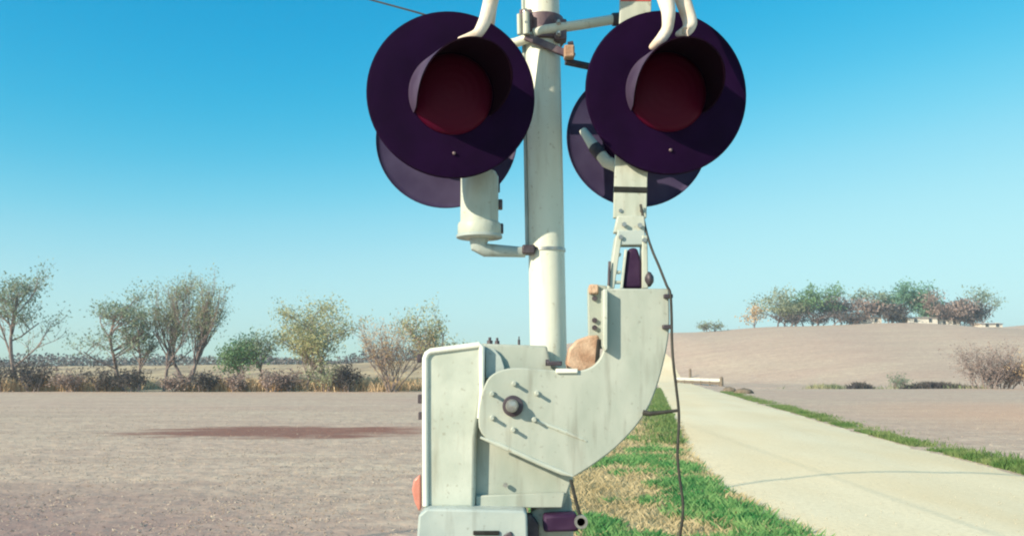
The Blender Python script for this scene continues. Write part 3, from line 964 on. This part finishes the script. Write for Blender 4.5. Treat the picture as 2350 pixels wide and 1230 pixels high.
# ------------------------------------------------------------------ trees and shrubs
def make_tree(name, label, cat, base, H, W, seed, leafmat, barkmat='bark', nleaf=1600, leaf=.16, stems=1, spread=.55, levels=4,
              trunk_frac=.3, r0=.16, lean=0.0, up=.10, group=None, leaf_jit=.32, kids=(3, 4), vase=False, crown=True, offs=0.0, k0=(6, 8), t0=.22, l0=(.58, .82), n0=3):
    rng = random.Random(seed)
    segs, tips = [], []

    def grow(p, d, L, r, lev):
        n = 3 if lev else n0
        pts = [p]
        rr = [r]
        for i in range(n):
            d = (d + Vector((rng.gauss(0, .13), rng.gauss(0, .13), rng.gauss(0, .08) + up * (1 if lev else .3)))).normalized()
            p = p + d * (L / n)
            pts.append(p)
            rr.append(r * (1 - .45 * (i + 1) / n))
        segs.append((pts, rr, lev))
        if lev >= (2 if levels > 2 else 1):
            for k in range(1, n + 1):
                tips.append((pts[k], lev))
        if lev < levels:
            for k in range(rng.randint(*(kids if lev else k0))):
                t = rng.uniform(.35, 1.0) if lev else rng.uniform(t0, 1.0)
                q = t * n
                i = min(int(q), n - 1)
                st = pts[i].lerp(pts[i + 1], q - i)
                a = rng.uniform(0, 2 * math.pi)
                side = Vector((math.cos(a), math.sin(a), rng.uniform(-.1, .35)))
                nd = (d * (1 - spread) + side * spread).normalized()
                grow(st, nd, L * (rng.uniform(.58, .82) if lev else rng.uniform(*l0)) * (1 if (lev or l0[1] > .56) else 1.25 - .7 * t), rr[i] * .6, lev + 1)

    for s_ in range(stems):
        a = rng.uniform(0, 2 * math.pi)
        o = Vector((math.cos(a), math.sin(a), 0)) * (offs * rng.random())
        tilt = (.10 if stems == 1 else (.38 if vase else .30)) * rng.uniform(.3, 1.0)
        d = Vector((math.cos(a) * tilt + lean, math.sin(a) * tilt, 1)).normalized()
        grow(o, d, trunk_frac * rng.uniform(.8, 1.15), r0 / H, 0)
    zs = sorted(t[0].z for t in tips)
    xs = sorted(t[0].x - 0 for t in tips)
    k = len(tips)
    zt = zs[-1]
    xr = max(1e-3, xs[int(k * .985)] - xs[int(k * .015)])
    sz, sx = H * .97 / zt, W / xr
    S = lambda p: Vector((p.x * sx, p.y * sx, p.z * sz))
    nleaf, leaf = int(nleaf * 3.4), leaf * .76
    t = empty(name, base, label, cat, group)
    tm = MB()
    for pts, rr, lev in segs:
        tm.tube([S(p) for p in pts], [max(r * H, .008 * H / 9) for r in rr], 6 if lev < 2 else 3, cap=False)
    tm.build('trunk', barkmat, t, True, local=True)
    if crown and nleaf:
        cm = MB()
        wts = tips
        V, Fc = [], []
        for i in range(nleaf):
            p, lev = rng.choice(wts)
            if lev == 2 and rng.random() < .6:
                continue
            c = S(p) + Vector((rng.gauss(0, leaf_jit), rng.gauss(0, leaf_jit), rng.gauss(0, leaf_jit * .8)))
            if c.z < .2:
                continue
            a = Vector((rng.gauss(0, 1), rng.gauss(0, 1), rng.gauss(0, 1))).normalized()
            b = a.cross(Vector((rng.gauss(0, 1), rng.gauss(0, 1), rng.gauss(0, 1)))).normalized()
            s1 = leaf * rng.uniform(.55, 1.25)
            o = len(V)
            V += [c - a * s1, c + b * s1 * .45, c + a * s1, c - b * s1 * .45]
            Fc.append((o, o + 1, o + 2, o + 3))
        cm.v, cm.f = V, Fc
        cm.build('crown', leafmat, t, local=True)
    return t


def spot(px, Y):
    x = (px - 1175.0) / F * Y * math.cos(PITCH) * 1.0
    return Vector((x, Y, ground_z(x, Y) - .03))


def place(px, top_py, Y):
    b = spot(px, Y)
    h = at(px, top_py, Y).z - b.z
    return b, h


G1 = 'trees along the far field edge'
TY = 73.0


def field_tree(px, top, wpx, label, seed, leafmat, Y=TY, name='field_tree', cat='tree', group=G1, **kw):
    b, h = place(px, top, Y)
    if cat == 'tree':
        h, wpx = h * 1.05, wpx * 1.1
    return make_tree(name, label, cat, b, h, wpx / F * Y, seed, leafmat, group=group, **kw)


LEAD = dict(trunk_frac=.85, l0=(.32, .52), n0=7, k0=(11, 14), t0=.2, levels=3, kids=(4, 5))
field_tree(48, 606, 150, 'tall leaning thin-leaved tree with dark scrub at its foot', 11, 'leaf_grey', nleaf=1100, r0=.17, lean=-.20, leaf=.16, spread=.62, **LEAD)
field_tree(285, 655, 150, 'grey-green open tree with forked upright trunk', 5, 'leaf_grey', nleaf=1100, r0=.15, leaf=.16, spread=.62, lean=-.12, **LEAD)
field_tree(322, 735, 70, 'smaller open tree leaning against the forked grey-green tree', 23, 'leaf_grey', Y=75, nleaf=500, r0=.12, leaf=.15, spread=.6, **LEAD)
field_tree(378, 622, 110, 'slender upright tree with feathery twigs', 8, 'leaf_spring', nleaf=900, r0=.13, leaf=.13, spread=.45, up=.2, **LEAD)
field_tree(428, 622, 150, 'vase-shaped feathery tree with forked low trunk', 31, 'leaf_spring', nleaf=2000, r0=.17, leaf=.13, trunk_frac=.55, stems=3, vase=True, spread=.28, up=.22, offs=.02, levels=3, k0=(6, 8), t0=.45, l0=(.45, .7), kids=(4, 5))
field_tree(548, 757, 80, 'small round dark-green tree', 14, 'leaf_green', nleaf=800, r0=.12, leaf=.17, trunk_frac=.32, spread=.6)
field_tree(608, 765, 62, 'small thin green tree beside the round one', 41, 'leaf_grey', Y=74, nleaf=420, r0=.11, leaf=.15, trunk_frac=.36)
field_tree(765, 683, 175, 'broad airy yellow-green tree with domed crown', 19, 'leaf_yellow', nleaf=1700, r0=.15, leaf=.16, trunk_frac=.5, l0=(.45, .7), k0=(7, 9), levels=3, kids=(4, 5), spread=.55)
field_tree(705, 750, 90, 'low yellow-green tree below the broad domed one', 27, 'leaf_yellow', Y=72, nleaf=800, r0=.12, leaf=.16, trunk_frac=.4, levels=3)
field_tree(1000, 690, 130, 'pale yellow tree showing behind the gate machine', 37, 'leaf_yellow', Y=76, nleaf=1100, r0=.16, leaf=.16, trunk_frac=.5, l0=(.45, .7), levels=3, kids=(4, 5))
field_tree(898, 705, 175, 'orange-tan many-stemmed shrub with fanned bare twigs', 52, 'twig_tan', Y=71, name='twiggy_shrub', cat='shrub', stems=9, vase=True, nleaf=1500, leaf=.12, r0=.06, trunk_frac=.5, levels=2, spread=.30, up=.18, offs=.06, leaf_jit=.3, k0=(5, 7), kids=(4, 6))

G2 = 'low brush along the far field edge'
rng = random.Random(77)
brush = [(25, 812, 130, 'leaf_dark', 'broad dark scrub bush at the foot of the tall leaning tree'), (75, 828, 90, 'leaf_dark', 'dark bush beside the scrub under the leaning tree'),
         (165, 848, 70, 'twig_mauve', 'low bare mauve bush between the leaning tree and the forked tree'), (235, 842, 90, 'leaf_dark', 'dark leafy bush just before the forked grey-green tree'),
         (300, 852, 60, 'leaf_dark', 'dark leafy bush under the smaller tree at the forked one'), (405, 858, 60, 'twig_mauve', 'bare mauve bush at the foot of the vase-shaped tree'),
         (470, 848, 50, 'leaf_dark', 'dark bush between the vase-shaped tree and the small round tree'), (548, 858, 50, 'twig_mauve', 'bare mauve bush under the small round dark-green tree'),
         (625, 848, 55, 'twig_mauve', 'bare mauve bush next to the small thin green tree'), (665, 842, 60, 'twig_mauve', 'bare mauve bush at the foot of the low yellow-green tree'),
         (745, 820, 80, 'leaf_spring', 'low green bush under the airy yellow-green trees'), (800, 835, 55, 'leaf_dark', 'dark bush between the domed tree and the orange-tan shrub')]
for i, (px, top, w, lm, lab) in enumerate(brush):
    field_tree(px, top, w, lab, 100 + i, lm, Y=71.2 + rng.uniform(-.6, .6), name='bush', cat='bush', group=G2, stems=6, nleaf=700 if lm == 'leaf_dark' else 420, leaf=.16, r0=.05,
               trunk_frac=.45, levels=2, spread=.45, offs=.3, leaf_jit=.28, barkmat='bark', k0=(3, 4))

# trees on the hill
G3 = 'trees round the farm on the hill'
HY = 196


def hill_tree(px, top, wpx, label, seed, leafmat, Y=HY, **kw):
    b, h = place(px, top, Y)
    kw.setdefault('leaf', .42)
    kw.setdefault('nleaf', 620)
    kw.setdefault('k0', (5, 7))
    kw.setdefault('trunk_frac', .28)
    kw.setdefault('r0', .17)
    kw.setdefault('leaf_jit', .75)
    return make_tree('hill_tree', label, 'tree', b, h, wpx / F * Y, seed, leafmat, 'bark_far', levels=3, kids=(3, 4), group=G3, **kw)


hill_tree(1788, 666, 95, 'pale green rounded tree next to the faint thin hilltop tree', 201, 'leaf_spring')
hill_tree(1735, 700, 40, 'faint thin bare tree just outside the hilltop grove', 202, 'twig_tan', nleaf=120)
hill_tree(1868, 655, 110, 'full mid-green tree with yellowish skirt on the hilltop', 203, 'leaf_green', nleaf=1000)
hill_tree(1848, 695, 70, 'low yellow-green tree in front of the full green hilltop tree', 204, 'leaf_spring', Y=193)
hill_tree(1920, 680, 70, 'grey bare tree between the green hilltop trees', 205, 'twig_mauve')
hill_tree(1965, 690, 75, 'low grey-brown tree above the farm roofs', 206, 'twig_mauve')
hill_tree(2010, 662, 85, 'pale olive open tree behind the farm roofs', 207, 'leaf_grey')
hill_tree(2080, 642, 95, 'tallest teal-green tree on the hilltop', 208, 'leaf_teal', nleaf=1100)
hill_tree(2128, 680, 60, 'small teal-green tree beside the tallest one', 209, 'leaf_teal')
hill_tree(2065, 705, 30, 'narrow dark evergreen in front of the tallest hilltop tree', 210, 'leaf_dark', Y=192, spread=.3)
hill_tree(2195, 664, 115, 'wide reddish-brown bare tree in the hilltop grove', 211, 'twig_mauve', nleaf=1100)
hill_tree(2170, 695, 70, 'low reddish bush-like tree before the wide bare one', 212, 'twig_mauve', Y=193)
hill_tree(2240, 690, 60, 'dark rounded tree beside the wide reddish-brown hilltop tree', 213, 'leaf_dark', Y=194)
hill_tree(2265, 655, 70, 'faint wispy tree rising behind the dark rounded hilltop tree', 214, 'leaf_grey', Y=205, nleaf=260)
for i, (px, top, w, lab) in enumerate(((1805, 712, 80, 'dark bush under the pale green rounded hilltop tree'), (1880, 710, 90, 'dark bush under the full mid-green hilltop tree'), (1940, 710, 70, 'dark bush under the grey bare hilltop tree'), (2045, 710, 50, 'dark bush between the farm roofs on the hill'), (2225, 708, 80, 'dark bush under the wide reddish hilltop tree'))):
    b, h = place(px, top, 192.5)
    make_tree('bush', lab, 'bush', b, h, w / F * 192, 230 + i, 'leaf_dark', 'bark_far', nleaf=420, leaf=.36, stems=5, levels=2,
              trunk_frac=.4, r0=.12, offs=.3, leaf_jit=.5, group='dark bushes under the hilltop trees')
b, h = place(1640, 738, 186)
make_tree('bush', 'small lone bush on the bare hill crest', 'bush', b, h, 60 / F * 186, 240, 'leaf_grey', 'bark_far', nleaf=260, leaf=.34, stems=5, levels=2, trunk_frac=.35, r0=.1, offs=.3, leaf_jit=.4)

# shrubs in the drainage line
def shrub(px, top, wpx, Y, label, seed, lm, **kw):
    b, h = place(px, top, Y)
    d = dict(nleaf=900, leaf=.14, stems=12, levels=2, trunk_frac=.6, r0=.045, spread=.36, offs=.25, leaf_jit=.3, vase=True, t0=.05, k0=(5, 7), kids=(4, 5))
    d.update(kw)
    return make_tree('twiggy_shrub', label, 'shrub', b, h, wpx / F * Y, seed, lm, **d)


shrub(2262, 772, 140, 82, 'reddish-brown bare shrub in the ditch below the hill', 301, 'twig_mauve', nleaf=1500)
shrub(2300, 815, 90, 83, 'darker thicket against the reddish-brown ditch shrub', 302, 'twig_mauve')
shrub(2372, 790, 130, 81, 'tan shrub at the end of the ditch', 303, 'twig_tan')
shrub(2060, 858, 40, 84, 'small olive shrub above the dark ditch bank', 304, 'leaf_grey', nleaf=300, stems=4)


# ------------------------------------------------------------------ loose growth: grass, straw, ditch growth
def blades(name, material, count, sampler, h0, h1, w, seed, lean=.5, label=None, cat=None):
    rng = random.Random(seed)
    V, Fc = [], []
    for i in range(count):
        r = sampler(rng)
        if r is None:
            continue
        x, y, k = r
        z = ground_z(x, y)
        h = rng.uniform(h0, h1) * k
        a = rng.uniform(0, 2 * math.pi)
        u = Vector((math.cos(a), math.sin(a), 0))
        b = rng.uniform(0, 2 * math.pi)
        ln = Vector((math.cos(b), math.sin(b), 0)) * (h * lean * rng.random())
        p = Vector((x, y, z - .01))
        ww = w * rng.uniform(.6, 1.4)
        o = len(V)
        V += [p - u * ww, p + u * ww, p + ln * .35 + Vector((0, 0, h * .6)) + u * ww * .7, p + ln + Vector((0, 0, h))]
        Fc.append((o, o + 1, o + 2, o + 3))
    m = MB()
    m.v, m.f = V, Fc
    o = m.build(name, material)
    return tag(o, label, cat, kind='stuff')


def N(x, y, s, o=0.0):
    return noise.noise(Vector((x * s + o, y * s - o, o)))


def green_s(r):
    y = 3.0 + 22 * r.random() ** 1.3
    x = r.uniform(.2, edge_left(y) + .25)
    e = edge_left(y) - x
    n = N(x, y, .9, 4.2) + .5 * N(x, y, 2.6, 9.1)
    lim = .05 + .05 * max(0, y - 11) - .35 * sstep((x - 1.4) / 1.2)
    if e < .25 and r.random() < .7 - e * 2:
        return None
    if n < lim:
        return None
    return x, y, min(1.3, .55 + 1.2 * max(0, n - lim + .2))


def dry_s(r):
    y = 3.0 + 27 * r.random() ** 1.2
    x = r.uniform(-.3, edge_left(y) + .15)
    n = N(x, y, .9, 4.2) + .5 * N(x, y, 2.6, 9.1)
    if n > .12 and r.random() < .75:
        return None
    return x, y, .8 + .4 * r.random()


blades('grass', 'grass_green', 120000, green_s, .035, .13, .0048, 1, 1.0, 'bright green grass tufts between the gate and the gravel road', 'grass')
blades('dry_grass', 'grass_dry', 60000, dry_s, .03, .11, .0045, 2, 1.3, 'straw-coloured dead grass among the green tufts', 'dry grass')


def verge_s(r):
    y = 6 + 64 * r.random() ** 1.6
    e = edge_right(y)
    x = e + .12 + abs(r.gauss(0, .42))
    n = N(x, y, .8, 2.2)
    if n < -.25:
        return None
    return x, y, .8 + n


blades('verge_grass', 'grass_verge', 30000, verge_s, .05, .15, .010, 3, .7, 'green grass strip on the far edge of the gravel road', 'grass')


def verge2_s(r):
    y = 20 + 60 * r.random()
    x = edge_left(y) - abs(r.gauss(0, .5))
    return x, y, 1.0


blades('verge_grass', 'grass_verge', 9000, verge2_s, .08, .22, .015, 6, .7, 'green grass on the gate side of the road further off', 'grass')


def stub_s(r):
    y = 6.5 + 34 * r.random() ** 1.5
    x = r.uniform(-.68 * y - 2, .3)
    if ((x + 5.2) / 6) ** 2 + ((y - 24.6) / 2.9) ** 2 < 1 and r.random() < .8:
        return None
    if N(x, y, .5, 1.0) + .5 * N(x, y, 1.7, 3.0) < -.1 and r.random() < .7:
        return None
    return x, y, 1.0


blades('stubble', 'stubble', 60000, stub_s, .012, .035, .007, 4, 2.5, 'pale crop stubble over the field with the red soil strip', 'stubble')


def stub2_s(r):
    y = 9 + 40 * r.random() ** 1.3
    x = edge_right(y) + .8 + r.random() * (.7 * y)
    return x, y, 1.0


blades('stubble', 'stubble', 18000, stub2_s, .012, .035, .009, 5, 2.2, 'pale crop stubble over the field beyond the road', 'stubble')


def reed_s(r):
    px = r.uniform(-40, 1000)
    y = r.uniform(71.6, 84)
    x = (px - 1175) / F * y
    n = N(x, y, .12, 5.0)
    if n < -.12:
        return None
    return x, y, .6 + .6 * (n + .3)


blades('tall_dry_grass', 'reed', 26000, reed_s, .5, 1.35, .035, 7, .5, 'tall tan dry grass behind the brush at the field edge', 'dry grass')


def ditch_s(r):
    c = r.choice(((1965, 22), (2120, 40), (2120, 40), (2150, 60)))
    px = r.gauss(c[0], c[1] * .55)
    y = 84.9 + r.gauss(0, .45)
    x = (px - 1175) / F * y
    return x, y, 1.15 - .3 * abs(px - c[0]) / c[1]


blades('ditch_growth', 'leaf_dark', 6500, ditch_s, .5, .85, .05, 8, .8, 'dark weeds along the drainage line below the hill', 'weeds')


def ditch2_s(r):
    px = r.choice((r.gauss(1885, 40), r.gauss(1885, 40), r.uniform(1760, 2300)))
    y = 84.6 + r.gauss(0, 1.2)
    x = (px - 1175) / F * y
    if N(x, y * .3, .35, 16.0) < -.05:
        return None
    return x, y, .6 + .6 * r.random()


blades('ditch_growth', 'ditch_olive', 3800, ditch2_s, .3, .6, .04, 9, .8, 'olive grass along the drainage line below the hill', 'grass')


# far dark woods on the left skyline
def woods():
    rng = random.Random(61)
    V, Fc = [], []
    for i in range(17000):
        px = rng.uniform(-300, 1150)
        y = rng.uniform(205, 235)
        x = (px - 1175) / F * y
        top = 2.6 + 3.2 * N(x, 0, .05, 2.0) + 2.0 * N(x, 3, .22, 7.0)
        z = ground_z(x, y) + (rng.uniform(-.3, 1) * max(.5, top))
        c = Vector((x, y, z))
        a = Vector((rng.gauss(0, 1), rng.gauss(0, 1), rng.gauss(0, 1))).normalized()
        b = a.cross(Vector((rng.gauss(0, 1), rng.gauss(0, 1), rng.gauss(0, 1)))).normalized()
        s1 = rng.uniform(.2, .5)
        o = len(V)
        V += [c - a * s1, c + b * s1 * .6, c + a * s1, c - b * s1 * .6]
        Fc.append((o, o + 1, o + 2, o + 3))
    m = MB()
    m.v, m.f = V, Fc
    tag(m.build('distant_woods', 'leaf_far'), 'low dark band of distant woods behind the field trees', 'woods', kind='stuff')


woods()


# gravel stones thrown to the road edges
def stones():
    rng = random.Random(5)
    V, Fc = [], []
    for i in range(5200):
        y = 6 + 26 * rng.random() ** 1.5
        if rng.random() < .55:
            x = edge_left(y) + rng.gauss(.05, .22)
        elif rng.random() < .5:
            x = edge_right(y) + rng.gauss(-.05, .2)
        else:
            x = rng.uniform(edge_left(y), edge_right(y))
        s1 = rng.uniform(.004, .012)
        t = (x - edge_left(y)) / (edge_right(y) - edge_left(y))
        z = ground_z(x, y) + (0.012 + 0.07 * math.sin(math.pi * min(1, max(0, t))) ** .7 if 0 < t < 1 else 0) + s1 * .2
        o = len(V)
        c = Vector((x, y, z))
        q = [Vector((rng.uniform(.7, 1.2) * math.cos(a), rng.uniform(.7, 1.2) * math.sin(a), 0)) * s1 for a in (0, 1.6, 3.1, 4.7)]
        V += [c + p for p in q] + [c + Vector((0, 0, s1 * .8))]
        Fc += [(o, o + 1, o + 4), (o + 1, o + 2, o + 4), (o + 2, o + 3, o + 4), (o + 3, o, o + 4)]
    m = MB()
    m.v, m.f = V, Fc
    tag(m.build('loose_gravel', 'stone'), 'loose pale stones along the edges of the gravel road', 'gravel', kind='stuff')


stones()


# ------------------------------------------------------------------ farm buildings on the hill
def farm_house(px, Y, w, d, h, rh, label):
    b = spot(px, Y)
    t = empty('farm_building', b, label, 'building', 'farm buildings on the hill')
    wm = MB().box(b + Vector((0, 0, h / 2)), (w, d, h)).build('wall', 'wall_pale', t)
    m = MB()
    x0, x1, y0, y1 = b.x - w / 2 - .3, b.x + w / 2 + .3, b.y - d / 2 - .35, b.y + d / 2 + .35
    z0, z1 = b.z + h - .05, b.z + h + rh
    m.add([(x0, y0, z0), (x1, y0, z0), (x1, y1, z0), (x0, y1, z0), (x0, b.y, z1), (x1, b.y, z1)],
          [(0, 1, 5, 4), (2, 3, 4, 5), (0, 4, 3), (1, 2, 5), (0, 3, 2, 1)])
    m.build('roof', 'roof_pale', t)
    k = max(2, int(w / 2.2))
    for i in range(k):
        x = b.x - w / 2 + w * (i + .5) / k
        f = MB().box((x, b.y - d / 2 - .02, b.z + h * .6), (.9, .08, 1.0)).build('window', 'wall_pale', t)
        MB().box((x, b.y - d / 2 - .065, b.z + h * .6), (.7, .02, .8)).build('pane', 'pane', f)


farm_house(2112, 194, 6.5, 5, 1.5, .35, 'long low pale building on the hill under the tallest tree')
farm_house(1992, 195, 5.0, 5, 1.5, .4, 'small grey-roofed shed on the hill between the grey trees')
farm_house(2172, 195, 4.5, 5, 1.6, .6, 'pale-roofed farm building beside the reddish hilltop tree')
farm_house(2272, 190, 4.5, 4, .8, .3, 'small pale shed beyond the dark rounded hilltop tree')

# ------------------------------------------------------------------ guard rail and posts at the far bend
def ground_at(px, Y, dz=0.0):
    x = (px - 1175) / F * Y
    return Vector((x, Y, ground_z(x, Y) + dz))


gr = empty('guard_rail', ground_at(1600, 104), 'low pale guard rail with dark posts at the far end of the road', 'guard rail')
ra, rb_ = ground_at(1545, 118, .62), ground_at(1652, 96, .62)
dv = (rb_ - ra)
MB().box((ra + rb_) / 2, (dv.length, .06, .32), Matrix.Rotation(math.atan2(dv.y, dv.x), 3, 'Z')).build('rail', 'rail_paint', gr, bevel=.02)
MB().box((ra + rb_) / 2 + Vector((.1, .12, -.36)), (dv.length, .10, .26), Matrix.Rotation(math.atan2(dv.y, dv.x), 3, 'Z')).build('rail_shadow', 'wood_post', gr, bevel=.02)  # dark strip painted as the shadow line under the rail
for i in range(6):
    p = ra.lerp(rb_, (i + .3) / 5.6)
    MB().box(Vector((p.x + .12, p.y + .1, p.z - .25)), (.16, .16, .85)).build('post', 'wood_post', gr, bevel=.01)
for px, Y, h, lab in ((1652, 94, 1.0, 'short dark wooden post at the end of the guard rail'), (1581, 128, 1.3, 'faint brown post standing beyond the guard rail')):
    p = ground_at(px, Y)
    o = MB().lathe([(.2, -.1), (.18, h * .9), (.12, h), (0, h + .02)], p, (0, 0, 1), 8).build('marker_post', 'wood_post', None, True)
    tag(o, lab, 'post')
for i, (px, Y, w, lab) in enumerate(((1668, 72, .55, 'dark flat rock by the road below the guard rail'), (1702, 66, .75, 'larger dark rock beside the road near the ditch'))):
    p = ground_at(px, Y)
    rng = random.Random(i)
    m = MB().lathe([(0, -.1), (w * .9, -.1), (w, .08), (w * .75, .28), (w * .3, .36), (0, .37)], p, (0, 0, 1), 10)
    m.v = [q + Vector((rng.uniform(-.1, .1), rng.uniform(-.1, .1), rng.uniform(-.05, .05))) for q in m.v]
    o = m.build('rock', 'wood_post', None, 'full')
    tag(o, lab, 'rock')

# ------------------------------------------------------------------ thin spring haze over the fields
hz = bpy.data.materials.new('haze')
hn, hl = nodes_of(hz)
hn.clear()
ho = hn.new('ShaderNodeOutputMaterial')
hv = hn.new('ShaderNodeVolumePrincipled')
hv.inputs['Color'].default_value = (0.92, 0.96, 1.0, 1)
hv.inputs['Density'].default_value = 0.0008
hv.inputs['Anisotropy'].default_value = 0.2
hl.new(hv.outputs[0], ho.inputs['Volume'])
MATS['haze'] = hz
hb = MB().box((0, 215, 11.0), (1020, 560, 28.0)).build('haze', 'haze')
tag(hb, kind='stuff')
